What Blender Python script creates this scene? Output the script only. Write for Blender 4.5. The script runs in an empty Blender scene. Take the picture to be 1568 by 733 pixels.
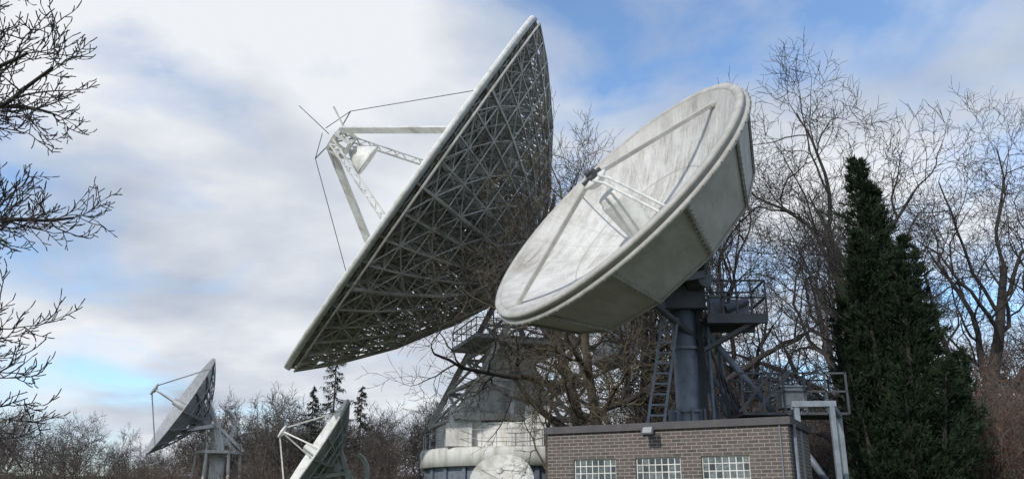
import bpy, math, random, time
from mathutils import Vector, Matrix, noise
T0=time.time()
scene=bpy.context.scene
scene.view_settings.view_transform='Standard'
scene.view_settings.look='None'; scene.view_settings.exposure=0; scene.view_settings.gamma=1
V3=Vector
# ------------------------------------------------------------------ materials
def newmat(name):
    m=bpy.data.materials.new(name); m.use_nodes=True
    nt=m.node_tree; nt.nodes.clear()
    out=nt.nodes.new('ShaderNodeOutputMaterial'); b=nt.nodes.new('ShaderNodeBsdfPrincipled')
    nt.links.new(b.outputs[0],out.inputs[0])
    return m,nt,b
def nd(nt,t,**k):
    n=nt.nodes.new(t)
    for a,v in k.items(): setattr(n,a,v)
    return n
def ramp(nt,fac,stops):
    r=nd(nt,'ShaderNodeValToRGB'); e=r.color_ramp.elements
    while len(e)<len(stops): e.new(.5)
    for i,(p,c) in enumerate(stops):
        e[i].position=p; e[i].color=(c if hasattr(c,'__len__') else (c,c,c))+((1,) if not hasattr(c,'__len__') or len(c)==3 else ())
    nt.links.new(fac,r.inputs[0]); return r.outputs[0]
def noi(nt,vec,scale,detail=6,rough=.6):
    n=nd(nt,'ShaderNodeTexNoise'); n.inputs['Scale'].default_value=scale; n.inputs['Detail'].default_value=detail; n.inputs['Roughness'].default_value=rough
    if vec is not None: nt.links.new(vec,n.inputs['Vector'])
    return n.outputs['Fac']
def mapping(nt,src,scale=(1,1,1),rot=(0,0,0)):
    m=nd(nt,'ShaderNodeMapping'); m.inputs['Scale'].default_value=scale; m.inputs['Rotation'].default_value=rot
    nt.links.new(src,m.inputs['Vector']); return m.outputs[0]
def mix(nt,f,a,b,mode='MIX'):
    m=nd(nt,'ShaderNodeMix',data_type='RGBA',blend_type=mode)
    for v,i in ((f,0),(a,6),(b,7)):
        if hasattr(v,'is_output'): nt.links.new(v,m.inputs[i])
        elif i==0: m.inputs[0].default_value=v
        else: m.inputs[i].default_value=(*v,1)
    return m.outputs[2]
def mth(nt,op,a,b=None,c=None):
    m=nd(nt,'ShaderNodeMath',operation=op)
    for i,v in enumerate((a,b,c)):
        if v is None: continue
        if hasattr(v,'is_output'): nt.links.new(v,m.inputs[i])
        else: m.inputs[i].default_value=v
    return m.outputs[0]
def weathered(name,col,dirt,rough=.6,scale=1.5,stretch=(1,1,1),rot=(0,0,0),lo=.45,hi=.7,metal=0,bump=.15):
    m,nt,b=newmat(name)
    tc=nd(nt,'ShaderNodeTexCoord').outputs['Object']
    v=mapping(nt,tc,stretch,rot)
    f=ramp(nt,noi(nt,v,scale,9,.65),[(lo,0.0),(hi,1.0)])
    fine=noi(nt,tc,scale*9,5,.6)
    c=mix(nt,f,col,dirt)
    c2=mix(nt,ramp(nt,fine,[(.3,.0),(.8,.35)]),c,tuple(x*.55 for x in col))
    nt.links.new(c2,b.inputs['Base Color'])
    b.inputs['Roughness'].default_value=rough; b.inputs['Metallic'].default_value=metal
    bp=nd(nt,'ShaderNodeBump'); bp.inputs['Strength'].default_value=bump; bp.inputs['Distance'].default_value=.02
    nt.links.new(fine,bp.inputs['Height']); nt.links.new(bp.outputs[0],b.inputs['Normal'])
    return m
M={}
M['white']=weathered('white_paint',(.70,.70,.67),(.36,.34,.29),scale=1.2,stretch=(1.5,1.5,.35))
M['whiteclean']=weathered('white_paint_clean',(.74,.74,.71),(.46,.45,.41),scale=2)
M['shroud']=weathered('shroud_panel',(.50,.49,.455),(.32,.30,.265),scale=1.6,stretch=(1.6,1.6,.5),lo=.38,hi=.74)
M['rib']=weathered('rib_paint',(.52,.505,.47),(.22,.19,.155),scale=.7,lo=.42,hi=.66)
M['panelback']=weathered('panel_back',(.23,.22,.205),(.12,.11,.095),scale=.6)
M['bigface']=weathered('reflector_face',(.6,.6,.58),(.4,.39,.35),scale=.5)
M['bluesteel']=weathered('blue_grey_steel',(.16,.19,.235),(.085,.09,.10),scale=3,rough=.5)
M['lightsteel']=weathered('pale_blue_steel',(.24,.28,.32),(.14,.15,.16),scale=3,rough=.5)
M['darksteel']=weathered('dark_steel',(.075,.08,.095),(.045,.04,.04),scale=3,rough=.55)
M['galv']=weathered('galvanised',(.36,.37,.38),(.22,.21,.2),scale=2,rough=.5,metal=.2)
M['cable']=weathered('black_cable',(.02,.02,.022),(.03,.03,.03),scale=6)
M['concrete']=weathered('concrete',(.36,.35,.32),(.2,.19,.16),scale=1.3)
M['coping']=weathered('roof_coping',(.06,.055,.06),(.10,.09,.085),scale=3)
M['roof']=weathered('roof_felt',(.08,.08,.08),(.13,.12,.1),scale=2)
M['moss']=weathered('moss_bark',(.10,.08,.05),(.055,.044,.034),scale=3,rough=.9)
M['bark']=weathered('dark_bark',(.048,.042,.038),(.028,.025,.023),scale=2.5,rough=.9)
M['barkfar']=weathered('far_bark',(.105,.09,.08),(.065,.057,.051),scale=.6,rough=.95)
M['barkred']=weathered('russet_twigs',(.15,.09,.068),(.08,.056,.043),scale=1,rough=.95)
M['brush']=weathered('brown_twigs',(.105,.082,.068),(.068,.054,.047),scale=.3,rough=.95)
M['green_steel']=weathered('algae_paint',(.42,.44,.40),(.20,.23,.18),scale=.9)

SN=V3((-.676,-.385,.589)).normalized(); SY=V3((.676,-.206,.649))
def dish_face():
    m,nt,b=newmat('dish_interior')
    tc=nd(nt,'ShaderNodeTexCoord').outputs['Object']
    y=(SY-SN*SY.dot(SN)).normalized(); x=y.cross(SN); u=(V3((0,0,1))-SN*SN.z).normalized()
    rot=(0,0,-math.atan2(-u.dot(x),u.dot(y)))
    r1=nd(nt,'ShaderNodeMapping'); r1.inputs['Rotation'].default_value=rot; nt.links.new(tc,r1.inputs[0])
    v=mapping(nt,r1.outputs[0],(3.0,.55,.4))
    s=noi(nt,v,1.5,12,.72)
    v2=mapping(nt,r1.outputs[0],(8,.9,.6)); s2=noi(nt,v2,1.6,10,.78)
    big=noi(nt,tc,.6,6,.65)
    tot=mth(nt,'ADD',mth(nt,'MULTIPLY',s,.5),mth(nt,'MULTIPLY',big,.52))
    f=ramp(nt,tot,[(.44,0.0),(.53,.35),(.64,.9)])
    sep=nd(nt,'ShaderNodeSeparateXYZ'); nt.links.new(tc,sep.inputs[0])
    r=mth(nt,'SQRT',mth(nt,'ADD',mth(nt,'POWER',sep.outputs[0],2.0),mth(nt,'POWER',sep.outputs[1],2.0)))
    g=mth(nt,'MULTIPLY',ramp(nt,s2,[(.51,0.0),(.64,.85)]),ramp(nt,mth(nt,'ADD',big,mth(nt,'MULTIPLY',mth(nt,'SUBTRACT',2.6,r),.05)),[(.44,.08),(.58,1.0)]))
    a=mth(nt,'MULTIPLY',mth(nt,'ARCTAN2',sep.outputs[1],sep.outputs[0]),24/(2*math.pi))
    fr=mth(nt,'ABSOLUTE',mth(nt,'SUBTRACT',mth(nt,'FRACT',mth(nt,'ADD',a,100.3)),.5))
    line=mth(nt,'LESS_THAN',mth(nt,'MULTIPLY',fr,r),.026)
    ring=mth(nt,'LESS_THAN',mth(nt,'ABSOLUTE',mth(nt,'SUBTRACT',r,2.15)),.02)
    ln=mth(nt,'MULTIPLY',mth(nt,'MAXIMUM',line,ring),.5)
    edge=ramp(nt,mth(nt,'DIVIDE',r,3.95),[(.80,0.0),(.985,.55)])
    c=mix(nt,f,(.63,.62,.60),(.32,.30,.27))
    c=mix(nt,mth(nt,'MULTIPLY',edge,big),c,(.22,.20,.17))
    c=mix(nt,g,c,(.15,.12,.095))
    c=mix(nt,ln,c,(.22,.20,.17))
    fine=noi(nt,tc,14,6,.7)
    c=mix(nt,ramp(nt,fine,[(.45,0.0),(.75,.45)]),c,(.30,.285,.25))
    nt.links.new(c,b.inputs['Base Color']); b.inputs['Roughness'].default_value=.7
    return m
M['dishface']=dish_face()

def brick():
    m,nt,b=newmat('brown_brick')
    uv=nd(nt,'ShaderNodeUVMap').outputs[0]
    br=nd(nt,'ShaderNodeTexBrick'); nt.links.new(uv,br.inputs['Vector'])
    br.inputs['Scale'].default_value=1.0
    br.inputs['Brick Width'].default_value=.22; br.inputs['Row Height'].default_value=.075
    br.inputs['Mortar Size'].default_value=.008; br.inputs['Mortar Smooth'].default_value=.2; br.inputs['Bias'].default_value=-.1
    br.inputs['Color1'].default_value=(.115,.088,.08,1); br.inputs['Color2'].default_value=(.055,.047,.048,1); br.inputs['Mortar'].default_value=(.34,.32,.29,1)
    n=noi(nt,uv,2.0,6,.6); n2=noi(nt,uv,30,4,.6)
    c=mix(nt,ramp(nt,n,[(.35,0.0),(.75,.5)]),br.outputs['Color'],(.13,.115,.10))
    c=mix(nt,ramp(nt,n2,[(.45,0.0),(.8,.4)]),c,(.18,.145,.12))
    nt.links.new(c,b.inputs['Base Color']); b.inputs['Roughness'].default_value=.85
    bp=nd(nt,'ShaderNodeBump'); bp.inputs['Strength'].default_value=.6; bp.inputs['Distance'].default_value=.01; bp.invert=True
    nt.links.new(br.outputs['Fac'],bp.inputs['Height']); nt.links.new(bp.outputs[0],b.inputs['Normal'])
    return m
M['brick']=brick()
def glassblock():
    m,nt,b=newmat('glass_block')
    tc=nd(nt,'ShaderNodeTexCoord').outputs['Object']
    isl=nd(nt,'ShaderNodeNewGeometry').outputs['Random Per Island']
    c=mix(nt,isl,(.035,.045,.045),(.22,.26,.26))
    n=noi(nt,tc,18,3,.5)
    c=mix(nt,ramp(nt,n,[(.4,0.0),(.65,.7)]),c,(.05,.06,.065))
    nt.links.new(c,b.inputs['Base Color']); b.inputs['Roughness'].default_value=.12
    bp=nd(nt,'ShaderNodeBump'); bp.inputs['Strength'].default_value=.4; bp.inputs['Distance'].default_value=.02
    nt.links.new(n,bp.inputs['Height']); nt.links.new(bp.outputs[0],b.inputs['Normal'])
    return m
M['glass']=glassblock()
def foliage(name,c1,c2,c3):
    m,nt,b=newmat(name)
    isl=nd(nt,'ShaderNodeNewGeometry').outputs['Random Per Island']
    tc=nd(nt,'ShaderNodeTexCoord').outputs['Object']
    c=mix(nt,isl,c1,c2)
    c=mix(nt,ramp(nt,noi(nt,tc,.8,4,.6),[(.4,0.0),(.65,.9)]),c,c3)
    nt.links.new(c,b.inputs['Base Color']); b.inputs['Roughness'].default_value=.9
    b.inputs['Specular IOR Level'].default_value=.15
    return m
M['fol']=foliage('conifer_foliage',(.017,.028,.016),(.040,.058,.030),(.015,.023,.015))
M['fol2']=foliage('spruce_foliage',(.03,.04,.025),(.05,.06,.035),(.03,.03,.02))
def groundmat():
    m,nt,b=newmat('grass_ground')
    tc=nd(nt,'ShaderNodeTexCoord').outputs['Object']
    c=mix(nt,ramp(nt,noi(nt,tc,.08,6,.6),[(.4,0.0),(.62,1.0)]),(.06,.085,.03),(.10,.08,.045))
    c=mix(nt,ramp(nt,noi(nt,tc,5,6,.7),[(.4,0.0),(.7,.7)]),c,(.035,.045,.02))
    nt.links.new(c,b.inputs['Base Color']); b.inputs['Roughness'].default_value=.95
    return m
M['ground']=groundmat()

# ------------------------------------------------------------------ mesh builder
class MB:
    def __init__(s): s.v=[]; s.f=[]; s.sm=[]; s.mi=[]; s.m=0; s.smooth=False
    def face(s,idx):
        s.f.append(tuple(idx)); s.sm.append(s.smooth); s.mi.append(s.m)
    def tube(s,pts,rad,n=4,cap=True,smooth=None):
        old=s.smooth
        if smooth is not None: s.smooth=smooth
        k=len(pts); base=len(s.v)
        d0=(pts[-1]-pts[0])
        closed=d0.length<1e-6
        if closed: d0=pts[1]-pts[0]; ref=V3((0,0,1))
        else:
            d0=d0.normalized()
            ref=V3((0,0,1)) if abs(d0.z)<.8 else V3((1,0,0))
        for i in range(k):
            a=pts[max(i-1,0)]; b=pts[min(i+1,k-1)]
            if closed and i in (0,k-1): a=pts[k-2]; b=pts[1]
            d=(b-a)
            x=d.cross(ref)
            if x.length<1e-6: x=d.orthogonal()
            x.normalize(); y=d.cross(x); y.normalize()
            r=rad[i] if hasattr(rad,'__len__') else rad
            for j in range(n):
                t=2*math.pi*(j+.5)/n
                s.v.append(pts[i]+x*(math.cos(t)*r)+y*(math.sin(t)*r))
        for i in range(k-1):
            for j in range(n):
                j2=(j+1)%n
                s.face((base+i*n+j,base+i*n+j2,base+(i+1)*n+j2,base+(i+1)*n+j))
        if cap and not closed:
            s.smooth=False
            s.face([base+j for j in range(n)][::-1]); s.face([base+(k-1)*n+j for j in range(n)])
        s.smooth=old
    def beam(s,a,b,w): s.tube([V3(a),V3(b)],w*.7071,4)
    def rod(s,a,b,r,n=10): s.tube([V3(a),V3(b)],r,n,smooth=True)
    def box(s,c,size,R=None):
        c=V3(c); base=len(s.v); hx,hy,hz=[q/2 for q in size]
        for x,y,z in ((-1,-1,-1),(1,-1,-1),(1,1,-1),(-1,1,-1),(-1,-1,1),(1,-1,1),(1,1,1),(-1,1,1)):
            p=V3((x*hx,y*hy,z*hz))
            if R is not None: p=R@p
            s.v.append(c+p)
        for f in ((3,2,1,0),(4,5,6,7),(0,1,5,4),(1,2,6,5),(2,3,7,6),(3,0,4,7)):
            s.face([base+i for i in f])
    def lathe(s,prof,n,smooth=True,phase=0,c=V3((0,0,0))):
        base=len(s.v); old=s.smooth; s.smooth=smooth
        for r,z in prof:
            for j in range(n):
                t=2*math.pi*j/n+phase
                s.v.append(V3((r*math.cos(t),r*math.sin(t),z))+c)
        for i in range(len(prof)-1):
            for j in range(n):
                j2=(j+1)%n
                s.face((base+i*n+j,base+i*n+j2,base+(i+1)*n+j2,base+(i+1)*n+j))
        s.smooth=old
    def obj(s,name,mats,parent=None,mat=None,bevel=0):
        me=bpy.data.meshes.new(name); me.from_pydata([tuple(q) for q in s.v],[],s.f)
        mats=mats if isinstance(mats,(list,tuple)) else [mats]
        for q in mats: me.materials.append(q)
        me.polygons.foreach_set('use_smooth',s.sm); me.polygons.foreach_set('material_index',s.mi)
        me.update()
        o=bpy.data.objects.new(name,me); scene.collection.objects.link(o)
        mw=mat if mat is not None else Matrix.Identity(4)
        if parent is not None:
            o.parent=parent; o.matrix_parent_inverse=Matrix.Translation(parent.location).inverted()
        o.matrix_basis=mw
        if bevel:
            b=o.modifiers.new('bevel','BEVEL'); b.width=bevel; b.segments=2; b.limit_method='ANGLE'
        return o
def empty(name,loc):
    e=bpy.data.objects.new(name,None); e.location=loc; e.empty_display_size=.5; scene.collection.objects.link(e); return e
def frame(C,n,y):
    n=V3(n).normalized(); y=V3(y); y=(y-n*y.dot(n)).normalized(); x=y.cross(n)
    m=Matrix((x,y,n)).transposed().to_4x4(); m.translation=V3(C); return m
def interp(tab,x):
    for (a,fa),(b,fb) in zip(tab,tab[1:]):
        if x<=b: return fa+(fb-fa)*(x-a)/(b-a)
    return tab[-1][1]

# ------------------------------------------------------------------ BIG DISH
def big_dish():
    n=V3((-.812,-.276,.514)).normalized(); C=V3((-7.0,55,22.5)); R=14.3; D=4.4
    vert=C-n*D
    Fm=frame(vert,n,(.575,-.247,.78))
    P=empty('satellite_dish',(0,57.5,0))
    s=lambda r: D*(r/R)**2
    zb=lambda r: D-interp([(0,8.2),(.2,8.1),(.4,7.7),(.65,5.35),(.87,2.6),(1,.6)],r/R)
    def pt(r,a,z): return V3((r*math.cos(a),r*math.sin(a),z))
    m=MB(); pr=[(R*i/28,s(R*i/28)+.03) for i in range(1,29)]; m.lathe(pr,96); m.obj('reflector_face',M['bigface'],P,Fm)
    m=MB()
    for j in range(96):
        a0=2*math.pi*j/96; a1=2*math.pi*(j+1)/96-.004
        rr=[1.2+(R-1.2)*i/18 for i in range(19)]
        for i in range(18):
            b=len(m.v); off=-.02-.015*((i+j)%2)
            for r,a in ((rr[i],a0),(rr[i+1]-.05,a0),(rr[i+1]-.05,a1),(rr[i],a1)): m.v.append(pt(r,a,s(r)+off))
            m.face((b,b+1,b+2,b+3))
    m.obj('back_panels',M['panelback'],P,Fm)
    m=MB()
    for i in range(34):
        r=2.0+(R-2.2)*i/33; k=96
        pts=[pt(r,2*math.pi*j/k,s(r)-.14) for j in range(k+1)]; pts[-1]=pts[0].copy()
        m.tube(pts,.055,4)
    for j in range(96):
        a=2*math.pi*(j+.5)/96
        m.tube([pt(r,a,s(r)-.12) for r in (4,6,8,10,12,14.2)],.04,4)
    m.obj('panel_stiffeners',M['rib'],P,Fm)
    m=MB(); NR=52; rs=[R*q for q in (.2,.29,.38,.47,.56,.65,.73,.81,.88,.94,.995)]
    for j in range(NR):
        a=2*math.pi*(j+.5)/NR; a2=2*math.pi*(j+1.5)/NR; main=(j%4==0)
        w=.13 if main else .075
        for i in range(len(rs)-1):
            r0,r1=rs[i],rs[i+1]
            if r0<R*.3 and j%2 and not main: continue
            T0_,T1=pt(r0,a,s(r0)-.25),pt(r1,a,s(r1)-.25)
            B0,B1=pt(r0,a,zb(r0)),pt(r1,a,zb(r1))
            m.beam(T0_,T1,w); m.beam(B0,B1,w*1.15); m.beam(T0_,B0,w*.75)
            m.beam(*((B0,T1) if i%2 else (T0_,B1)),w*.75)
            C0=pt(r0,a2,zb(r0)); C1=pt(r1,a2,zb(r1)); S0=pt(r0,a2,s(r0)-.25); S1=pt(r1,a2,s(r1)-.25)
            m.beam(B0,C0,.075); m.beam(T0_,S0,.075)
            Mi=(T0_+B0)/2; Mj=(S0+C0)/2
            if i<6: m.beam(Mi,Mj,.05)
            m.beam(T0_,C0,.055)
            if i%2: m.beam(B0,S0,.055)
            if i>=1: m.beam(*((B0,C1) if (i+j)%2 else (C0,B1)),.06)
            if i>3: m.beam(*((T0_,S1) if (i+j)%2 else (S0,T1)),.055)
    pts=[pt(R*.995,2*math.pi*j/96,zb(R*.995)) for j in range(97)]; pts[-1]=pts[0].copy(); m.tube(pts,.08,4)
    for j in range(12):
        a=2*math.pi*j/12
        z4=zb(R*.4)
        m.beam(pt(5.8,a,z4),pt(2.9,a+.3,-4.8),.2); m.beam(pt(5.8,a,z4),pt(2.9,a-.3,-4.8),.2)
        m.beam(pt(5.8,a,z4),pt(5.8,a+2*math.pi/12,z4),.22)
        m.beam(pt(8.7,a,zb(8.7)),pt(5.8,a+.26,z4),.14)
    m.obj('backup_trusses',M['rib'],P,Fm)
    m=MB(); m.lathe([(R-.02,D-.1),(R+.08,D-.36),(R+.10,D+.0),(R+.02,D+.08),(R-.12,D+.06)],120); m.obj('rim_band',M['whiteclean'],P,Fm)
    m=MB(); m.lathe([(.01,-5.6),(2.9,-5.6),(3.2,-4.8),(3.2,-3.4),(2.2,-.4)],20,False); m.obj('hub',M['rib'],P,Fm)
    m=MB(); apex=V3((0,0,D+6.2))
    for k,phi in enumerate((65,155,245,335)):
        a=math.radians(phi); r=.55*R
        foot=pt(r,a,s(r)); top=apex+pt(.75,a,0)
        if k in (0,2):
            m.beam(foot,top,.42)
        else:
            d=(top-foot).normalized(); sd=d.cross(V3((0,0,1))).normalized()*.22; ud=d.cross(sd).normalized()*.2
            q=[sd,-sd,ud*1.6]; N=16
            for w in q: m.beam(foot+w,top+w,.09)
            for i in range(N):
                p0=foot+(top-foot)*(i/N); p1=foot+(top-foot)*((i+1)/N)
                m.beam(p0+q[i%3],p1+q[(i+1)%3],.06); m.beam(p0+q[(i+1)%3],p1+q[(i+2)%3],.06)
    for i in range(4):
        a=math.pi/2*i+.3; b=a+math.pi/2
        m.beam(apex+pt(.9,a,0),apex+pt(.9,b,0),.25); m.beam(apex+pt(.9,a,-1.1),apex+pt(.9,b,-1.1),.16)
        m.beam(apex+pt(.9,a,0),apex+pt(.9,a,-1.1),.2); m.beam(apex+pt(.9,a,-1.1),apex+pt(.9,b,0),.1)
        m.beam(apex+pt(.9,a,-1.1),apex+pt(.4,a,-2),.1)
    m.beam(apex+pt(1.0,math.radians(90),0),apex+V3((0,1.7,1.3)),.12)
    m.obj('feed_legs',M['white'],P,Fm)
    m=MB(); m.lathe([(.01,D+4.0),(.5,D+3.75),(1.05,D+3.45),(1.3,D+3.5),(1.25,D+3.62),(.3,D+4.9),(.01,D+5.0)],32); m.obj('subreflector',M['whiteclean'],P,Fm)
    m=MB(); m.lathe([(1.6,.1),(1.5,2.6),(1.0,3.4),(.8,3.4)],28); m.obj('feed_cone',M['white'],P,Fm)
    m=MB(); mast=apex+V3((0,2.1,.2)); m2=apex+V3((0,-1.9,.3))
    m.rod(apex,mast,.04,5); m.rod(apex,m2,.04,5)
    for q,e in ((mast,pt(R*.62,math.radians(65),D)),(mast,apex+V3((0,.2,.9))),(m2,pt(R*.62,math.radians(245),D)),(m2,apex+V3((0,-.2,.9))),(apex+V3((0,0,.5)),apex+V3((0,.4,3.2)))):
        m.rod(q,e,.028,5)
    m.obj('stay_wires',M['darksteel'],P,Fm)
    E=C-n*9.6; e=V3((0,0,1)).cross(n).normalized(); g=V3((e.y,-e.x,0)).normalized()
    up=(V3((0,0,1))-n*n.z).normalized()
    m=MB()
    for sgn in (-1,1):
        q=E+e*3.3*sgn
        for dz in (2.4,-2.4):
            m.beam(q,C-n*8.0+e*2.5*sgn+up*dz,.4)
            m.beam(q,C-n*8.1+e*4.2*sgn+up*dz*1.7,.26)
    m.rod(E-e*4.2,E+e*4.2,.55,14)
    cw=E-n*8.6+V3((.3,0,.2))
    A=lambda t,w,sgn:(E+e*2.6*sgn+up*1.5*w).lerp(cw+e*1.8*sgn+up*1.4*w,t)
    for sgn in (-1,1):
        for w in (-1,1): m.beam(A(0,w,sgn),A(1,w,sgn),.34)
        for i in range(4):
            t0=i/4;t1=(i+1)/4
            m.beam(A(t0,1,sgn),A(t1,-1,sgn),.18); m.beam(A(t0,-1,sgn),A(t0,1,sgn),.18)
    pts=[]
    for i in range(15):
        a=math.radians(-35+i*9); pts.append(E+(-n*math.cos(a)+up*math.sin(a))*4.6)
    m.tube(pts,.32,4)
    for i in (0,3,7,11,14): m.beam(E,pts[i],.22)
    ctr=V3((0,57.5,0))
    for sgn in (-1,1):
        top=E+e*4.0*sgn
        m.box(top+V3((0,0,-.2)),(1.5,1.5,1.6))
        f1=ctr+e*4.0*sgn+g*4.6+V3((0,0,7)); f2=ctr+e*4.0*sgn-g*4.6+V3((0,0,7))
        m.beam(top,f1,.38); m.beam(top,f2,.38); m.beam(f1,f2,.36)
        for t in (.3,.55,.78):
            m.beam(top.lerp(f1,t),top.lerp(f2,t),.2)
        m.beam(top.lerp(f1,.3),top.lerp(f2,.55),.15); m.beam(top.lerp(f2,.55),top.lerp(f1,.78),.15)
        m.beam(top.lerp(f1,.78),f2,.15); m.beam(top.lerp(f2,.3),top.lerp(f1,.55),.15)
        m.beam(top.lerp(f1,.55),top.lerp(f2,.78),.15)
    for w in (-1,1):
        A2=lambda sg,t:(E+e*4.0*sg).lerp(ctr+e*4.0*sg+g*4.6*w+V3((0,0,7)),t)
        for t0,t1 in ((.3,.55),(.55,.78),(.78,1)):
            m.beam(A2(-1,t0),A2(1,t1),.14); m.beam(A2(1,t0),A2(-1,t1),.14); m.beam(A2(-1,t1),A2(1,t1),.2)
    m.obj('elevation_frame',M['rib'],P)
    Rm=Matrix((g,e,V3((0,0,1)))).transposed()
    o_m=Matrix((e,up,n)).transposed()
    m=MB()
    for k in (-1,0,1):
        m.box(cw+up*1.55*k-n*.1*k*k,(4.6,1.45,1.1),o_m)
    m.box(cw+n*.75,(5.0,5.0,.15),o_m)
    m.obj('counterweight',M['whiteclean'],P,bevel=.05)
    m=MB()
    m.box(ctr+V3((0,0,12.2)),(7.0,6.0,.25),Rm)
    for (x0,y0,x1,y1) in ((-3.4,-2.9,3.4,-2.9),(3.4,-2.9,3.4,2.9),(3.4,2.9,-3.4,2.9),(-3.4,2.9,-3.4,-2.9)):
        for z in (12.9,13.4): m.beam(ctr+Rm@V3((x0,y0,z)),ctr+Rm@V3((x1,y1,z)),.06)
        for i in range(6):
            t=i/5; m.beam(ctr+Rm@V3((x0+(x1-x0)*t,y0+(y1-y0)*t,12.3)),ctr+Rm@V3((x0+(x1-x0)*t,y0+(y1-y0)*t,13.4)),.06)
    m.obj('service_platform',M['galv'],P)
    m=MB(); m.lathe([(2.5,7.0),(2.3,8.4),(1.5,10.4),(1.3,12.0)],16,False,c=ctr)
    m.box(ctr+Rm@V3((0,-1.8,10.9)),(2.6,1.8,1.7),Rm)
    m.box(ctr+Rm@V3((2.3,1.2,8.3)),(1.8,2.6,2.2),Rm)
    for j in range(8):
        a=j*math.pi/4; m.beam(ctr+V3((4.4*math.cos(a),4.4*math.sin(a),7.0)),ctr+V3((1.6*math.cos(a),1.6*math.sin(a),10.5)),.22)
    m.obj('azimuth_cabin',M['white'],P)
    m=MB(); m.lathe([(5.0,5.2),(5.0,6.7),(.1,6.75)],12,False,c=ctr)
    m.box(ctr+V3((-2.9,-3.2,7.2)),(2.0,1.4,1.0)); m.box(ctr+V3((1.6,-4.0,7.2)),(1.6,1.2,1.0))
    m.box(ctr+V3((-3.2,-4.4,5.95)),(1.6,.9,1.4)); m.box(ctr+V3((.8,-5.1,5.85)),(2.2,.8,1.2))
    m.obj('turntable',M['white'],P,bevel=.03)
    m=MB(); m.lathe([(5.75,4.1),(6.0,4.1),(6.0,5.05),(5.9,5.2),(.1,5.25)],64,True,c=ctr); m.obj('base_roof_ring',M['white'],P)
    m=MB(); m.lathe([(5.6,0),(5.6,4.15)],48,True,c=ctr)
    for j in range(24):
        a=j*math.pi/12; m.box(ctr+V3((5.62*math.cos(a),5.62*math.sin(a),2)),(.25,.25,4.1),Matrix.Rotation(a,3,'Z'))
    m.obj('base_wall',M['bluesteel'],P)
    m=MB()
    for j in range(40):
        a=j*2*math.pi/40; p=ctr+V3((5.8*math.cos(a),5.8*math.sin(a),5.2)); m.beam(p,p+V3((0,0,1.0)),.04)
    for z in (5.7,6.2):
        pp=[ctr+V3((5.8*math.cos(j*math.pi/20),5.8*math.sin(j*math.pi/20),z)) for j in range(41)]; pp[-1]=pp[0].copy(); m.tube(pp,.022,4)
    m.obj('base_railing',M['galv'],P)
big_dish()

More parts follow.
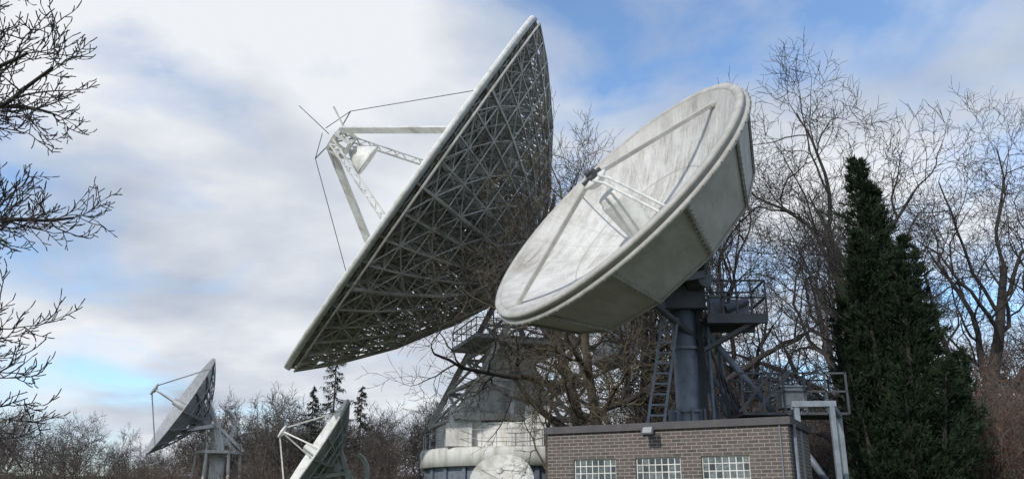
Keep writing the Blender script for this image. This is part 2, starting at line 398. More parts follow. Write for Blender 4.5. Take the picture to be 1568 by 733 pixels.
# ------------------------------------------------------------------ SMALL DISH (foreground)
def small_dish():
    n=SN; C=V3((2.54,20.5,9.22)); R=3.97; D=1.45
    vert=C-n*D; Fm=frame(vert,n,SY); Fr=Fm.to_3x3()
    P=empty('satellite_dish',(4.5,22,0))
    s=lambda r:D*(r/R)**2
    pt=lambda r,a,z: V3((r*math.cos(a),r*math.sin(a),z))
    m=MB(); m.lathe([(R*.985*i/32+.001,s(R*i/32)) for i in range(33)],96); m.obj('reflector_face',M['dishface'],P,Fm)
    m=MB(); m.lathe([(R*.985,D-.02),(R*.99,D+.03),(R*1.035,D+.03),(R*1.04,D-.02),(R*1.04,D-.08),(R*1.02,D-.09),(R*1.018,D-.16),(R*1.05,D-.17),(R*1.05,D-.28),(R*1.0,D-.30)],96)
    m.obj('rim_flange',M['shroud'],P,Fm)
    N=12; zb=-.40; rb=.76*R; rt=R*1.02
    m=MB(); m.lathe([(rt,D-.26),(rb,zb)],N,False,.13); m.lathe([(rb,zb),(rb*.5,zb-.25),(.01,zb-.25)],N,False,.13)
    m.obj('shroud_panels',M['shroud'],P,Fm)
    m=MB()
    for j in range(N):
        a=2*math.pi*j/N+.13
        A=pt(rt*1.006,a,D-.28); B=pt(rb*1.01,a,zb); m.beam(A,B,.055)
        tang=V3((-math.sin(a),math.cos(a),0))
        for i in range(12):
            p=A.lerp(B,(i+.5)/12)
            for q in (-.06,.06): m.box(p+tang*q+pt(.012,a,0),(.03,.03,.03))
        a2=2*math.pi*(j+1)/N+.13
        m.beam(pt(rb*1.008,a,zb),pt(rb*1.008,a2,zb),.05)
    for j in range(72):
        a=2*math.pi*j/72; m.box(pt(R*1.055,a,D-.225),(.03,.03,.04),Matrix.Rotation(a,3,'Z'))
    m.obj('shroud_seams',M['concrete'],P,Fm)
    apex=V3((0,0,D+.72)); m=MB()
    for a in (math.radians(93),math.radians(-88)):
        f=pt(R*.92,a,s(R*.92)); t=apex+pt(.25,a,-.05)
        x=(t-f).normalized().cross(V3((0,0,1))).normalized()
        M3=Matrix((x,(t-f).normalized(),x.cross((t-f).normalized()))).transposed()
        m.box((f+t)/2,(.15,(t-f).length,.10),M3)
        m.box(f+V3((0,0,.02)),(.3,.3,.06))
    m.obj('feed_legs',M['shroud'],P,Fm)
    m=MB()
    for dx in (-.09,.09):
        a=math.radians(5)
        pts=[pt(R*.86,a,s(R*.86))+V3((0,dx,0)),pt(R*.6,a,D+.05)+V3((0,dx,0)),pt(R*.25,a,D+.62)+V3((0,dx,0)),apex+V3((0,dx,0))]
        m.tube(pts,.035,8,smooth=True)
    f=pt(R*.9,math.radians(183),s(R*.9)); m.rod(f,apex,.022,6)
    m.obj('feed_pipes',M['whiteclean'],P,Fm)
    m=MB(); m.lathe([(.01,D+.42),(.2,D+.48),(.36,D+.62),(.37,D+.68),(.1,D+.74),(.01,D+.74)],28); m.obj('subreflector',M['whiteclean'],P,Fm)
    m=MB(); m.box(apex+V3((0,0,.03)),(.5,.2,.1)); m.box(apex+V3((.0,0,.03)),(.16,.6,.08)); m.rod(apex+V3((-.1,0,.0)),apex+V3((-.1,0,.22)),.09); m.box(apex+V3((.16,.1,.13)),(.14,.12,.14)); m.obj('feed_bracket',M['darksteel'],P,Fm)
    m=MB(); m.lathe([(.38,.0),(.38,1.35),(.36,1.4),(.32,1.42),(.32,1.56),(.29,1.58),(.01,1.59)],32); m.lathe([(.47,.0),(.47,.12),(.38,.13)],32); m.obj('feed_horn',M['whiteclean'],P,Fm)
    m=MB(); bc=vert-n*.6
    cx=4.5; col=V3((cx,22.05,0))
    e=V3((0,0,1)).cross(n).normalized()
    up=(V3((0,0,1))-n*n.z).normalized()
    for sg in (-1,1):
        m.box(bc-n*.15+e*.75*sg,(.18,.18,1.1),Fr)
        m.beam(bc+e*.75*sg+up*1.2,bc-n*1.0+e*.55*sg,.2); m.beam(bc+e*.75*sg-up*1.3,bc-n*1.0+e*.55*sg,.2)
        m.beam(bc+e*1.7*sg+up*.2,bc-n*.9+e*.5*sg,.14)
    el=V3((cx,22.05,7.3))
    m.rod(el-e*.95,el+e*.95,.26,16); m.box(el+V3((0,0,-.35)),(1.05,.95,.75)); m.box(el+V3((-.35,-.2,.2)),(.8,.7,.6),Fr)
    m.beam(el,bc,.55); m.beam(el+e*.5,bc+e*.6-up*.6,.25); m.beam(el-e*.5,bc-e*.6-up*.6,.25)
    m.rod(el+V3((.55,.1,-1.6)),bc-up*1.5+e*.1,.09,10)
    m.rod(el+V3((.45,.1,.1)),bc+up*1.4,.1,10)
    m.obj('elevation_mount',M['darksteel'],P,bevel=.01)
    m=MB(); m.rod(V3((col.x,col.y,.3)),V3((col.x,col.y,6.75)),.31,28)
    m.tube([V3((col.x,col.y,z)) for z in (.3,.42)],.6,28)
    for z in (3.95,5.55,6.7): m.tube([V3((col.x,col.y,z)),V3((col.x,col.y,z+.07))],.37,28)
    for j in range(8):
        a=j*math.pi/4; m.box((col.x+.40*math.cos(a),col.y+.40*math.sin(a),3.85),(.22,.03,.35),Matrix.Rotation(a,3,'Z'))
    m.rod((cx+.42,22.3,.3),(cx+.42,22.3,6.9),.11,14); m.rod((cx+.6,21.9,.3),(cx+.6,21.9,6.5),.05,8)
    m.obj('pedestal_column',M['bluesteel'],P)
    m=MB()
    m.rod((4.95,22,6.2),(7.0,21.8,3.4),.085,12); m.rod((7.0,21.8,3.4),(8.4,21.6,1.2),.085,12)
    m.rod((4.9,22.3,6.0),(6.2,23.6,.4),.1,12)
    m.rod((4.95,22.1,5.2),(6.0,22.1,3.7),.06,8); m.rod((5.5,22.5,5.6),(5.8,22.6,.4),.07,8); m.rod((5.1,22.6,4.6),(6.3,22.2,3.6),.05,8)
    m.rod((5.0,22.0,3.75),(6.9,21.8,3.75),.06,8)
    m.obj('pedestal_struts',M['bluesteel'],P)
    m=MB(); m.box((5.8,22.1,6.35),(1.55,1.3,.1)); m.beam((5.0,21.5,6.23),(6.55,21.5,6.23),.14); m.beam((5.0,22.7,6.23),(6.55,22.7,6.23),.14)
    m.beam((4.8,21.8,5.45),(6.35,21.6,6.28),.1); m.beam((4.8,22.4,5.45),(6.35,22.6,6.28),.1)
    for z in (6.83,7.28):
        m.beam((5.05,21.47,z),(6.55,21.47,z),.045); m.beam((6.55,21.47,z),(6.55,22.73,z),.045); m.beam((5.05,22.73,z),(6.55,22.73,z),.045)
    for x in (5.05,5.43,5.8,6.17,6.55):
        m.beam((x,21.47,6.33),(x,21.47,7.3),.045); m.beam((x,22.73,6.33),(x,22.73,7.3),.045)
    m.obj('maintenance_platform',M['darksteel'],P)
    m=MB(); m.box((6.0,22.2,6.66),(.5,.4,.5)); m.rod((5.6,21.9,6.62),(6.2,21.9,6.86),.11,12); m.box((5.4,22.3,6.76),(.3,.3,.6)); m.obj('drive_motors',M['bluesteel'],P,bevel=.01)
    m=MB()
    for dx in (0,.40): m.beam((3.86+dx,21.5,6.3),(3.28+dx,21.25,3.42),.06)
    for i in range(11):
        t=(i+.5)/11; p=V3((3.86,21.5,6.3)).lerp(V3((3.28,21.25,3.42)),t); m.beam(p,p+V3((.40,0,0)),.045)
    m.obj('ladder',M['bluesteel'],P)
    m=MB(); rng=random.Random(4)
    for i in range(7):
        a=V3((5.0+.1*i,21.9+.08*i,5.9-.25*i)); b=V3((5.6+.2*i,21.7,3.7)); pts=[]
        for k in range(13):
            t=k/12; p=a.lerp(b,t); p.z-=math.sin(math.pi*t)*(.45+.1*rng.random()); p.x+=math.sin(2*math.pi*t)*.12; pts.append(p)
        m.tube(pts,.028,6,smooth=True)
    for i in range(4):
        m.tube([V3((4.8+.04*i,21.72,z)) for z in (3.4,4.5,5.6,6.7)]+[V3((4.5+.1*i,21.5,7.2))],.018,5)
    m.obj('cable_loops',M['cable'],P)
    m=MB(); m.box((4.9,22.6,.16),(3.2,3.0,.32)); m.obj('plinth',M['concrete'],P,bevel=.02)
small_dish()

# ------------------------------------------------------------------ generic small antenna
def antenna(C,n,yv,R,D,gz,feedh,base,mats,nleg=4,ribs=16,name='satellite_dish',phase=0):
    n=V3(n).normalized(); C=V3(C); vert=C-n*D; Fm=frame(vert,n,yv)
    P=empty(name,(base[0],base[1],gz)); s=lambda r:D*(r/R)**2
    pt=lambda r,a,z: V3((r*math.cos(a),r*math.sin(a),z))
    m=MB(); m.lathe([(R*i/20+.001,s(R*i/20)+.02) for i in range(21)],64); m.lathe([(R,D),(R*1.01,D+.03),(R*1.012,D-.12),(R*.99,D-.14)],64); m.obj('reflector_face',mats[0],P,Fm)
    m=MB(); m.lathe([(R*.995*i/12+.001,s(R*i/12)-.05) for i in range(13)],48,False); m.obj('reflector_back',mats[1],P,Fm)
    m=MB()
    for j in range(ribs):
        a=2*math.pi*(j+.5)/ribs; a2=2*math.pi*(j+1.5)/ribs
        zb=lambda r: s(r)-.12-(1-r/R)*R*.2
        rr=[R*q for q in (.2,.4,.6,.8,.98)]
        for i in range(4):
            m.beam(pt(rr[i],a,zb(rr[i])),pt(rr[i+1],a,zb(rr[i+1])),.1); m.beam(pt(rr[i],a,zb(rr[i])),pt(rr[i+1],a,s(rr[i+1])-.1),.07); m.beam(pt(rr[i],a,zb(rr[i])),pt(rr[i],a2,zb(rr[i])),.08)
            m.beam(pt(rr[i],a,s(rr[i])-.1),pt(rr[i+1],a,s(rr[i+1])-.1),.12)
    m.lathe([(.01,-R*.3),(R*.22,-R*.3),(R*.22,0)],12,False)
    m.obj('back_ribs',mats[1],P,Fm)
    m=MB(); ap=V3((0,0,D+feedh))
    for j in range(nleg):
        a=2*math.pi*j/nleg+phase; m.beam(pt(R*.85,a,s(R*.85)),ap+pt(R*.06,a,0),.022*R)
    m.lathe([(.01,ap.z-R*.07),(R*.12,ap.z-R*.01),(R*.1,ap.z+.05),(.01,ap.z+.1)],16); m.lathe([(R*.09,0),(R*.06,D+feedh*.25),(.01,D+feedh*.27)],14)
    m.obj('feed_support',mats[2],P,Fm)
    m=MB(); E=vert-n*R*.42; e=V3((0,0,1)).cross(n).normalized(); b=V3((base[0],base[1],gz)); up=(V3((0,0,1))-n*n.z).normalized()
    for sg in (-1,1):
        q=E+e*R*.22*sg; m.beam(q,vert+e*R*.3*sg+up*R*.3,.06*R); m.beam(q,vert+e*R*.3*sg-up*R*.35,.06*R)
        top=V3((base[0],base[1],E.z-R*.45))+e*R*.25*sg; m.beam(q,top,.09*R)
        m.beam(q-n*R*.0,top-V3((n.x,n.y,0))*R*.45,.05*R)
    pts=[E+(-n*math.cos(a)+up*math.sin(a))*R*.36 for a in [math.radians(-60+15*i) for i in range(11)]]
    m.tube(pts,.05*R,4)
    m.rod(E-e*R*.3,E+e*R*.3,.05*R,10)
    zt=E.z-R*.45
    m.tube([V3((base[0],base[1],zt)),V3((base[0],base[1],zt-.3))],R*.42,14)
    m.rod((base[0],base[1],zt),b,R*.13,14)
    for j in range(6):
        a=j*math.pi/3+.3; d=V3((math.cos(a),math.sin(a),0)); m.beam(V3((base[0],base[1],zt-.3))+d*R*.38,b+d*R*.5,.04*R)
        m.beam(V3((base[0],base[1],zt-.3))+d*R*.4,V3((base[0],base[1],zt+.8))+d*R*.4,.012*R+.03)
    pp=[V3((base[0],base[1],zt+.8))+V3((math.cos(j*math.pi/8),math.sin(j*math.pi/8),0))*R*.4 for j in range(17)]; pp[-1]=pp[0].copy(); m.tube(pp,.04,4)
    m.obj('mount',mats[3],P)
antenna((-36.5,95,12.6),(-.80,-.46,.50),(.5,-.2,.85),6.0,1.9,0,3.3,(-32.6,97.4),(M['galv'],M['galv'],M['galv'],M['white']),4,phase=.3)
antenna((-13.2,58,5.3),(-.79,-.27,.50),(.6,-.2,.78),4.0,1.0,0,2.4,(-10.8,58.4),(M['whiteclean'],M['green_steel'],M['white'],M['green_steel']),4,phase=.4)
antenna((-.57,48,3.1),(-.1,-.8,.55),(0,.4,.8),1.75,.35,0,.9,(-.57,49.2),(M['white'],M['green_steel'],M['white'],M['galv']),3,ribs=8,phase=.4)

# ------------------------------------------------------------------ BRICK BUILDING
def building():
    A=V3((.83,20.4,0)); B=V3((5.67,17.9,0)); ex=(B-A).normalized(); ey=V3((-ex.y,ex.x,0)); L=(B-A).length; Dp=2.6; H=3.3
    Fm=Matrix((ex,ey,V3((0,0,1)))).transposed().to_4x4(); Fm.translation=A
    P=empty('brick_building',A)
    wins=[(.65,1.67),(2.13,3.15),(3.6,4.62)]; z0,z1=1.92,2.70; dp=.11
    m=MB()
    def quad(a,b,c,d):
        i=len(m.v); m.v+= [V3(a),V3(b),V3(c),V3(d)]; m.face((i,i+1,i+2,i+3))
    xs=[0]+[q for w in wins for q in w]+[L]
    for i in range(len(xs)-1):
        x0,x1=xs[i],xs[i+1]
        if i%2==0: quad((x0,0,0),(x1,0,0),(x1,0,H),(x0,0,H))
        else:
            quad((x0,0,0),(x1,0,0),(x1,0,z0),(x0,0,z0)); quad((x0,0,z1),(x1,0,z1),(x1,0,H),(x0,0,H))
            quad((x0,0,z0),(x1,0,z0),(x1,dp,z0),(x0,dp,z0)); quad((x0,dp,z1),(x1,dp,z1),(x1,0,z1),(x0,0,z1))
            quad((x0,0,z0),(x0,dp,z0),(x0,dp,z1),(x0,0,z1)); quad((x1,dp,z0),(x1,0,z0),(x1,0,z1),(x1,dp,z1))
    quad((L,0,0),(L,Dp,0),(L,Dp,H),(L,0,H)); quad((L,Dp,0),(0,Dp,0),(0,Dp,H),(L,Dp,H)); quad((0,Dp,0),(0,0,0),(0,0,H),(0,Dp,H))
    o=m.obj('walls',M['brick'],P,Fm)
    me=o.data; uv=me.uv_layers.new(name='UVMap')
    for p in me.polygons:
        nn=p.normal
        for li in p.loop_indices:
            c=me.vertices[me.loops[li].vertex_index].co
            uv.data[li].uv=(c.x,c.z) if abs(nn.y)>.5 else ((c.y,c.z) if abs(nn.x)>.5 else (c.x,c.y))
    m=MB(); m.box((L/2,Dp/2,H+.05),(L+.02,Dp+.02,.1)); m.obj('roof_slab',M['roof'],P,Fm)
    m=MB(); t=.07
    m.box((L/2,-.03,H+.06),(L+.14,t,.16)); m.box((L+.035,Dp/2+.005,H+.06),(t,Dp,.16)); m.box((-.035,Dp/2+.005,H+.06),(t,Dp,.16)); m.box((L/2,Dp+.04,H+.06),(L+.14,t,.16))
    m.obj('coping',M['coping'],P,Fm,bevel=.008)
    g=MB(); f=MB(); nx,nz=7,5
    for x0,x1 in wins:
        cw=(x1-x0)/nx; ch=(z1-z0)/nz
        for i in range(nx):
            for k in range(nz): g.box((x0+cw*(i+.5),dp-.03,z0+ch*(k+.5)),(cw-.035,.05,ch-.035))
        f.box(((x0+x1)/2,dp-.005,(z0+z1)/2),(x1-x0-.004,.03,z1-z0-.004))
        for i in range(nx+1): f.box((min(max(x0+cw*i,x0+.016),x1-.016),dp-.032,(z0+z1)/2),(.024,.052,z1-z0-.006))
        for k in range(nz+1): f.box(((x0+x1)/2,dp-.0335,min(max(z0+ch*k,z0+.017),z1-.017)),(x1-x0-.01,.052,.022))
        f.box(((x0+x1)/2,-.015,z0-.03),(x1-x0+.08,.1,.05))
    g.obj('glass_blocks',M['glass'],P,Fm,bevel=.006); f.obj('window_mortar',M['white'],P,Fm)
    m=MB(); x=2.55
    m.beam((x,-.07,H+.02),(x,-.24,H-.02),.03); m.box((x,-.07,H),(.12,.03,.14))
    R=Matrix.Rotation(math.radians(-35),3,'X'); m.box((x,-.3,H-.08),(.24,.1,.18),R); m.box((x,-.34,H-.05),(.28,.025,.22),R)
    m.obj('floodlight',M['darksteel'],P,Fm,bevel=.006)
    m=MB(); m.box((x,-.357,H-.043),(.2,.01,.15),R); m.obj('floodlight_glass',M['galv'],P,Fm)
    m=MB(); m.rod((L+.06,.35,0),(L+.06,.35,H),.045,10); m.rod((L-.16,-.03,.1),(L-.16,-.03,H),.014,8); m.obj('downpipe',M['bluesteel'],P,Fm)
building()

def gantry():
    P=empty('access_gantry',(6.7,20,0)); m=MB()
    for x,y in ((6.35,19.3),(7.1,19.2),(7.0,21.6),(8.0,21.2)): m.box((x,y,1.9),(.11,.11,3.8))
    m.beam((6.25,19.3,3.85),(7.2,19.2,3.85),.13); m.beam((7.1,19.2,3.8),(8.0,21.2,3.8),.12); m.beam((6.3,19.3,3.8),(7.0,21.6,3.8),.12)
    m.obj('posts',M['lightsteel'],P,bevel=.01)
    m=MB(); m.box((7.0,21.9,3.86),(2.6,1.2,.06))
    for y in (21.3,22.5):
        for z in (4.4,4.85): m.beam((5.7,y,z),(8.3,y,z),.045)
        for i in range(6): x=5.7+2.6*i/5; m.beam((x,y,3.85),(x,y,4.87),.045)
    m.beam((6.0,21.3,3.9),(6.9,21.3,4.85),.06); m.beam((5.6,21.3,3.9),(6.5,21.3,4.9),.06)
    m.obj('walkway',M['darksteel'],P)
    m=MB(); m.box((7.0,21.6,4.25),(.62,.5,.5)); m.box((7.0,21.33,4.25),(.5,.03,.4)); m.box((6.98,21.6,4.53),(.7,.58,.05)); m.rod((6.75,21.5,4.55),(6.75,21.5,4.8),.05); m.obj('equipment_cabinet',M['galv'],P,bevel=.02)
gantry()

# ------------------------------------------------------------------ TREES
def rv(rng): return V3((rng.gauss(0,1),rng.gauss(0,1),rng.gauss(0,1)))
def grow(m,rng,p,d,L,r,lev,Pm):
    maxlev=Pm['max']; ns=Pm['seg'][lev]; wig=Pm['wig'][lev]; tr=Pm['trop'][lev]; rmin=Pm['rmin']
    pts=[p.copy()]; rad=[r]; dirs=[d.copy()]
    tip=Pm['tip'][lev]
    for i in range(ns):
        d=(d+rv(rng)*wig+V3((0,0,tr))).normalized(); p=p+d*(L/ns); t=(i+1)/ns
        pts.append(p.copy()); rad.append(max(rmin*.6,r*(1-(1-tip)*t))); dirs.append(d.copy())
    sides=8 if lev==0 else (6 if lev==1 else (4 if lev==2 else 3))
    m.tube(pts,rad,sides,cap=False,smooth=lev<3)
    if lev>=maxlev: return
    n=Pm['n'][lev]; st=Pm['start'][lev]; az=rng.random()*6.28
    for k in range(n):
        t=st+(1-st)*(k+.2+.8*rng.random())/n; t=min(t,1)
        if k==n-1: t=1.0
        fi=t*ns; i=min(int(fi),ns-1); q=pts[i].lerp(pts[i+1],fi-i); dd=dirs[i+1]; rr=rad[i]+(rad[i+1]-rad[i])*(fi-i)
        az+=2.4+rng.uniform(-.5,.5); ang=math.radians(rng.uniform(*Pm['ang'][lev]))*(.45 if k==n-1 else 1)
        o=dd.orthogonal().normalized(); o.rotate(Matrix.Rotation(az,3,dd))
        nd_=(dd*math.cos(ang)+o*math.sin(ang)).normalized()
        cl=Pm['len'][lev+1]*(.65+.6*rng.random())*(1-.35*(t-st)/(1-st+.01))
        grow(m,rng,q,nd_,cl,max(rmin,min(rr*.9,rr*Pm['rr'][lev]*(.75+.4*rng.random()))),lev+1,Pm)
def oakP(H,rmin,maxlev=5,n=(9,6,5,5,4),ang0=(30,65)):
    return dict(max=maxlev,seg=(9,9,7,5,3,2),wig=(.08,.2,.24,.25,.24,.2),trop=(.05,.09,.06,.05,.05,.03),rmin=rmin,
        tip=(.35,.3,.3,.35,.4,.4),n=n,start=(.35,.25,.2,.15,.15),ang=(ang0,(30,65),(30,65),(30,60),(30,60)),
        len=[q*H for q in (.62,.40,.20,.10,.055,.03)],rr=(.62,.65,.62,.6,.7))
def tree_mesh(name,seed,H,r,Pm,mat):
    rng=random.Random(seed); m=MB(); grow(m,rng,V3((0,0,-.1)),V3((0,0,1)),Pm['len'][0],r,0,Pm)
    m.tube([V3((0,0,-.3)),V3((0,0,.3)),V3((0,0,1.2))],[r*1.7,r*1.3,r],8,smooth=True)
    me=bpy.data.meshes.new(name); me.from_pydata([tuple(q) for q in m.v],[],m.f); me.materials.append(mat)
    me.polygons.foreach_set('use_smooth',m.sm); me.update(); return me
def inst(me,name,loc,rot=0,sc=1,parent=None,scz=None):
    o=bpy.data.objects.new(name,me); o.location=loc; o.rotation_euler=(0,0,rot); o.scale=(sc,sc,scz or sc); scene.collection.objects.link(o)
    if parent: o.parent=parent
    return o
oaks=[tree_mesh('bare_oak_%d'%i,sd,22,.46,oakP(22,.0125,5,nn),M['bark']) for i,(sd,nn) in enumerate(((3,(9,6,5,5,3)),(11,(8,6,5,4,4)),(27,(10,6,5,4,3))))]
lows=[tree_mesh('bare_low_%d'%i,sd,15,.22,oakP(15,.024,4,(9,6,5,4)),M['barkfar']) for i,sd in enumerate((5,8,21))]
spec=[(0,8.4,40,.3,.95),(1,15.2,37,1.7,.98),(2,3.4,45,2.1,1.0),(1,21.3,39,4.0,.95),(2,14.0,50,.9,1.0),(0,21.8,52,2.6,1.05),(2,11.3,31,4.4,.66),(0,6.6,52,5.0,1.05),(2,26.5,45,3.3,1.0)]
for k,x,y,r,s in spec: inst(oaks[k],'bare_tree',(x,y,0),r,s)
Pm=oakP(14,.011,5,(12,6,5,4,2),(55,85)); Pm['trop']=(.05,.04,.03,.03,.03,.03); Pm['start']=(.3,.2,.2,.15,.15); Pm['len']=[11.5,5.0,2.6,1.4,.8,.4]; Pm['wig']=(.09,.2,.24,.25,.25,.2)
me=tree_mesh('mossy_tree',17,14,.27,Pm,M['moss']); inst(me,'bare_tree',(3.95,35,0),.6,1.08)
Pm2=oakP(12,.010,5,(8,5,4,4,2),(45,80)); Pm2['len']=[9,4,2.2,1.2,.7,.4]
me=tree_mesh('mossy_tree_b',23,12,.14,Pm2,M['moss']); inst(me,'bare_tree',(1.6,41,0),2.2,.95)
def left_tree():
    rng=random.Random(12); m=MB(); base=V3((-8.2,9.6,-.1))
    tr=[base,base+V3((.05,0,2)),base+V3((-.05,.05,4)),base+V3((.1,0,6)),base+V3((0,.1,8)),base+V3((.1,.1,10))]
    m.tube(tr,[.24,.2,.17,.13,.09,.04],10,smooth=True)
    Pl=dict(max=4,seg=(9,9,7,5,3),wig=(.05,.11,.16,.15,.12),trop=(0,.0,.05,.10,.12),rmin=.0075,tip=(.3,.3,.35,.6,.9),n=(0,10,7,4),start=(0,.3,.12,.15),
        ang=((30,60),(28,60),(30,60),(35,55)),len=[10,2.6,.95,.38,.13],rr=(.5,.5,.6,.7))
    for z,yy,up,L in ((2.2,-.2,.22,2.5),(2.7,-.25,.20,2.5),(3.1,.1,.10,2.3),(3.5,-.35,.2,2.2),(4.0,.0,.12,2.0),(4.4,-.3,.15,2.1),(4.7,-.15,.2,2.5),(5.1,.2,.2,2.7),(5.5,-.1,.22,3.2),(5.9,-.3,.22,3.1),(6.5,.15,.15,2.2),(7.0,-.3,.2,2.0),(7.6,-.1,.3,2.0)):
        grow(m,rng,base+V3((0,0,z)),V3((1,yy,up)).normalized(),L,.058,1,Pl)
    for k in range(8):
        a=1.2+k*.55; grow(m,rng,base+V3((0,0,3+k*.8)),V3((math.cos(a),math.sin(a),.4)).normalized(),2.3,.05,1,Pl)
    m.obj('bare_tree',M['bark'])
left_tree()
def gh(x,y):
    def ss(a,b,t): t=max(0,min(1,(t-a)/(b-a))); return t*t*(3-2*t)
    return ss(130,260,y)*11+ss(260,700,y)*10
DW=empty('distant_trees',(0,120,0)); rng=random.Random(77)
for i in range(200):
    y=rng.uniform(100,160); x=rng.uniform(-.78,.80)*y
    s=rng.uniform(.62,1.15)
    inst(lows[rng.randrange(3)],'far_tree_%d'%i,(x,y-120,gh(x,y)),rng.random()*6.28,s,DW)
WR=empty('woodland_trees',(20,60,0))
for i in range(55):
    y=rng.uniform(52,88); x=rng.uniform(.10,.85)*y
    inst(lows[rng.randrange(3)],'wood_tree_%d'%i,(x-20,y-60,0),rng.random()*6.28,rng.uniform(.7,1.0),WR)
for i,(x,y,s) in enumerate(((-12.5,72,.62),(-9.5,80,.7),(-7.5,70,.66),(-15.5,84,.66),(-20.5,84,.9),(-22.5,86,.75),(-5,76,.75),(-27,90,.66),(-45,88,.75),(-50,86,.85),(-53,90,.8),(-23,80,.76),(-11,88,.85),(-7,90,.9))):
    inst(lows[rng.randrange(3)],'wood_tree_b%d'%i,(x-20,y-60,0),rng.random()*6.28,s,WR)
def shrub_mesh(seed,H,mat,n=150):
    rng=random.Random(seed); m=MB()
    Ps=dict(max=3,seg=(6,4,3,2),wig=(.12,.2,.2,.2),trop=(.02,.02,.02,0),rmin=.008,tip=(.3,.4,.5,.5),n=(6,4,3),start=(.2,.1,.1),ang=((20,60),(30,60),(30,60)),len=[H,H*.35,H*.16,H*.08],rr=(.6,.7,.8))
    for i in range(n//4):
        a=rng.random()*6.28; q=rng.random()**.5*1.6; d=V3((math.cos(a)*.35*q,math.sin(a)*.35*q,1)).normalized()
        grow(m,rng,V3((math.cos(a)*q,math.sin(a)*q,0)),d,H*rng.uniform(.6,1.05),.025,0,Ps)
    me=bpy.data.meshes.new('shrub'); me.from_pydata([tuple(q) for q in m.v],[],m.f); me.materials.append(mat); me.update(); return me
sh=[shrub_mesh(2,4.6,M['barkred']),shrub_mesh(6,4.2,M['brush'])]
UG=empty('undergrowth',(0,50,0))
for i in range(26):
    y=rng.uniform(24,34); x=rng.uniform(.50,.72)*y; inst(sh[0] if rng.random()<.7 else sh[1],'shrub_r%d'%i,(x,y-50,0),rng.random()*6.28,rng.uniform(.8,1.2),UG)
for i in range(90):
    y=rng.uniform(68,98); x=rng.uniform(-.7,.3)*y; inst(sh[1] if rng.random()<.85 else sh[0],'shrub_l%d'%i,(x,y-50,0),rng.random()*6.28,rng.uniform(.8,1.3),UG)
for i in range(18):
    y=rng.uniform(32,48); x=rng.uniform(.20,.45)*y; inst(sh[1],'shrub_m%d'%i,(x,y-50,0),rng.random()*6.28,rng.uniform(.9,1.4),UG)

def conifer(loc,H,Rb,seed):
    rng=random.Random(seed); P=empty('conifer_tree',loc); m=MB()
    tops=[(-.25,0,H,.66),(.15,.3,H*.93,.55),(-.6,-.2,H*.80,.5),(.75,-.2,H*.78,.55),(1.25,.3,H*.66,.55),(-.95,.2,H*.64,.55),(.2,-.8,H*.70,.55),(1.7,-.2,H*.50,.45),(-1.35,-.4,H*.50,.5),(.8,-1.2,H*.47,.5),(-.3,-1.2,H*.45,.5)]
    def spray(p,d,L,w):
        b=len(m.v); s=d.cross(rv(rng)).normalized()*w
        q=p+d*L
        m.v+= [p-s*.5,p+d*L*.5-s,q,p+d*L*.5+s]; m.face((b,b+1,b+2,b+3))
    for tx,ty,tz,w in tops:
        nb=int(720*w*(tz/H)**1.2)
        for i in range(nb):
            h=rng.random()**.8; z=.3+(tz-.3)*h
            prof=(1-h)**.72
            lump=.72+.85*noise.noise(V3((tx*3+1.7,ty*3,z*1.1)))
            a=rng.random()*6.28
            lump2=1+.7*noise.noise(V3((math.cos(a)*1.8+tx*3,math.sin(a)*1.8,z*1.3)))
            rmax=max(.10,(Rb*w*prof*(.6+.6*lump)*lump2+.10)*rng.uniform(.55,1.4))
            d=V3((math.cos(a),math.sin(a),.5+rng.uniform(-.25,.4))).normalized()
            o=V3((tx*(h**.35),ty*(h**.35),z-.4*rmax))
            for k in range(44):
                t=.2+.8*rng.random()**.6; p=o+d*rmax*t+rv(rng)*(.05+.09*rmax)*(1.2-t)
                dd=(d+rv(rng)*.5+V3((0,0,.45))).normalized()
                spray(p,dd,rng.uniform(.10,.24),rng.uniform(.008,.022))
    m.obj('foliage',M['fol'],P,Matrix.Translation(V3(loc)))
    m=MB(); m.tube([V3(loc),V3(loc)+V3((-.1,0,H*.5)),V3(loc)+V3((-.25,0,H*.97))],[.25,.15,.02],8)
    for tx,ty,tz,w in tops[1:]: m.tube([V3(loc)+V3((0,0,.5)),V3(loc)+V3((tx*.7,ty*.7,tz*.5)),V3(loc)+V3((tx,ty,tz*.95))],[.12,.07,.02],6)
    m.obj('trunk',M['bark'],P)
conifer((10.05,22.5,0),11.1,2.25,5)
def spruce(loc,H,Rb,seed):
    rng=random.Random(seed); P=empty('spruce_tree',loc); m=MB(); L=V3(loc)
    m.tube([L,L+V3((0,0,H))],[.2,.02],6)
    f=MB()
    nb=95
    for i in range(nb):
        h=.25+.75*i/nb; z=H*h; r=(Rb*(1-h)**.8+.15)*rng.uniform(.6,1.1); a=rng.random()*6.28
        pts=[L+V3((math.cos(a)*r*t,math.sin(a)*r*t,z-.25*r*t*(1.6-t*1.1))) for t in (0,.35,.7,1)]
        m.tube(pts,[.045,.035,.025,.012],3)
        for k in range(26):
            t=rng.uniform(.2,1); p=pts[0].lerp(pts[3],t)+V3((0,0,-.12*r*math.sin(math.pi*t))); d=V3((rng.gauss(0,.5),rng.gauss(0,.5),-.8)).normalized()
            b=len(f.v); s=d.orthogonal().normalized()*.03; f.v+= [p-s,p+s,p+d*rng.uniform(.2,.5)]; f.face((b,b+1,b+2))
    m.obj('trunk_and_branches',M['bark'],P); f.obj('needles',M['fol2'],P)
spruce((-16.1,78,0),16.3,4.6,3); spruce((-15.0,86,0),13.5,3.6,4); spruce((-18.9,82,0),13.0,3.4,8)

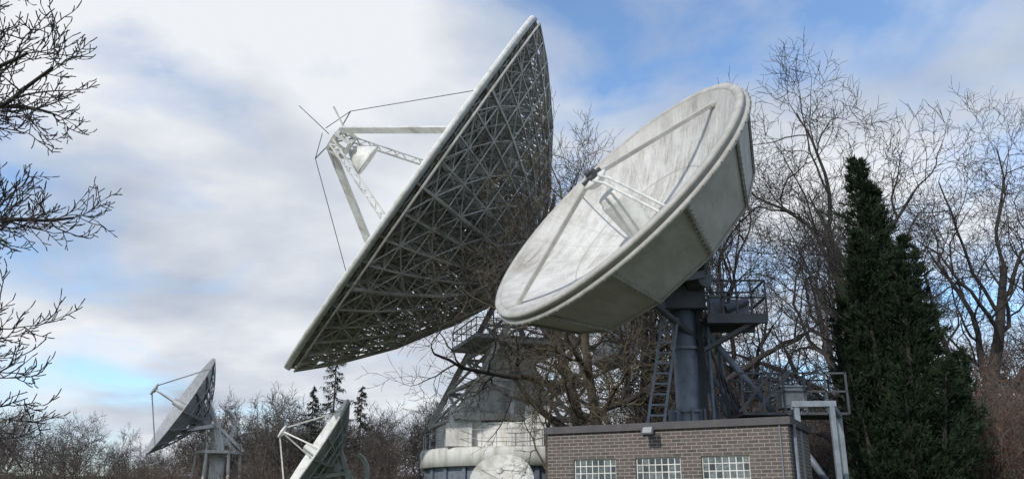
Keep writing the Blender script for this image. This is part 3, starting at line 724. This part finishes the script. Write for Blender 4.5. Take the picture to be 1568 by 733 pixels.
def ground():
    xs=[-2500,-1200,-600,-350]+[-250+25*i for i in range(21)]+[350,600,1200,2500]
    ys=[-600,-200,-60]+[20*i for i in range(36)]+[800,1000,1500,2500]
    m=MB(); m.smooth=True
    for y in ys:
        for x in xs: m.v.append(V3((x,y,gh(x,y)+(0 if y<100 else noise.noise(V3((x*.01,y*.01,0)))*2.0*min(1,(y-100)/60)))))
    W=len(xs)
    for j in range(len(ys)-1):
        for i in range(W-1): m.face((j*W+i,j*W+i+1,(j+1)*W+i+1,(j+1)*W+i))
    m.obj('ground',M['ground'])
ground()

# ------------------------------------------------------------------ WORLD
sd=V3((-.50,-.68,.55)).normalized()
w=bpy.data.worlds.new('World'); scene.world=w; w.use_nodes=True; nt=w.node_tree; nt.nodes.clear()
out=nd(nt,'ShaderNodeOutputWorld'); bg=nd(nt,'ShaderNodeBackground'); nt.links.new(bg.outputs[0],out.inputs[0]); bg.inputs[1].default_value=.15
sky=nd(nt,'ShaderNodeTexSky',sky_type='NISHITA'); sky.sun_disc=False; sky.sun_elevation=math.asin(sd.z); sky.sun_rotation=math.atan2(sd.x,sd.y); sky.air_density=1.0; sky.dust_density=.3; sky.ozone_density=1.8
skyc=mix(nt,1.0,sky.outputs[0],(1.1,1.28,1.42),'MULTIPLY')
tc=nd(nt,'ShaderNodeTexCoord').outputs['Generated']; sp=nd(nt,'ShaderNodeSeparateXYZ'); nt.links.new(tc,sp.inputs[0])
zz=mth(nt,'ADD',mth(nt,'MAXIMUM',sp.outputs[2],0.0),.28)
cb=nd(nt,'ShaderNodeCombineXYZ'); nt.links.new(mth(nt,'DIVIDE',sp.outputs[0],zz),cb.inputs[0]); nt.links.new(mth(nt,'DIVIDE',sp.outputs[1],zz),cb.inputs[1])
mp=nd(nt,'ShaderNodeMapping'); mp.inputs['Location'].default_value=(3.1,1.7,0); mp.inputs['Scale'].default_value=(1,1.15,1); nt.links.new(cb.outputs[0],mp.inputs[0])
n1=nd(nt,'ShaderNodeTexNoise'); n1.inputs['Scale'].default_value=2.0; n1.inputs['Detail'].default_value=11; n1.inputs['Roughness'].default_value=.55; n1.inputs['Distortion'].default_value=.3; nt.links.new(mp.outputs[0],n1.inputs['Vector'])
ds=nd(nt,'ShaderNodeVectorMath',operation='DISTANCE'); nt.links.new(tc,ds.inputs[0]); ds.inputs[1].default_value=(-.16,.93,.26)
mr=nd(nt,'ShaderNodeMapRange'); nt.links.new(ds.outputs['Value'],mr.inputs[0]); mr.inputs[1].default_value=.12; mr.inputs[2].default_value=.48; mr.inputs[3].default_value=.15; mr.inputs[4].default_value=.0
tot=mth(nt,'ADD',n1.outputs[0],mr.outputs[0])
mask=ramp(nt,tot,[(.385,0.06),(.49,.62),(.60,1.0)])
n2=nd(nt,'ShaderNodeTexNoise'); n2.inputs['Scale'].default_value=1.9; n2.inputs['Detail'].default_value=8; n2.inputs['Roughness'].default_value=.5; nt.links.new(mp.outputs[0],n2.inputs['Vector'])
cc=ramp(nt,n2.outputs[0],[(.34,(.50,.56,.67)),(.48,(.68,.73,.81)),(.60,(.90,.92,.96))])
ccs=nd(nt,'ShaderNodeVectorMath',operation='SCALE'); nt.links.new(cc,ccs.inputs[0]); ccs.inputs['Scale'].default_value=6.4
fin=mix(nt,mask,skyc,ccs.outputs[0]); nt.links.new(fin,bg.inputs[0])
sl=bpy.data.lights.new('sun','SUN'); sl.energy=2.8; sl.angle=math.radians(.8); sl.color=(1,.95,.88)
so=bpy.data.objects.new('sun',sl); so.rotation_euler=(-sd).to_track_quat('-Z','Y').to_euler(); scene.collection.objects.link(so)
# ------------------------------------------------------------------ CAMERA
cam=bpy.data.cameras.new('camera'); cam.lens=30; cam.sensor_width=36; cam.clip_end=6000; cam.clip_start=.1
co=bpy.data.objects.new('camera',cam); co.location=(0,0,1.6); co.rotation_euler=(math.radians(90+17.57),0,0); scene.collection.objects.link(co); scene.camera=co
print('DONE',time.time()-T0)
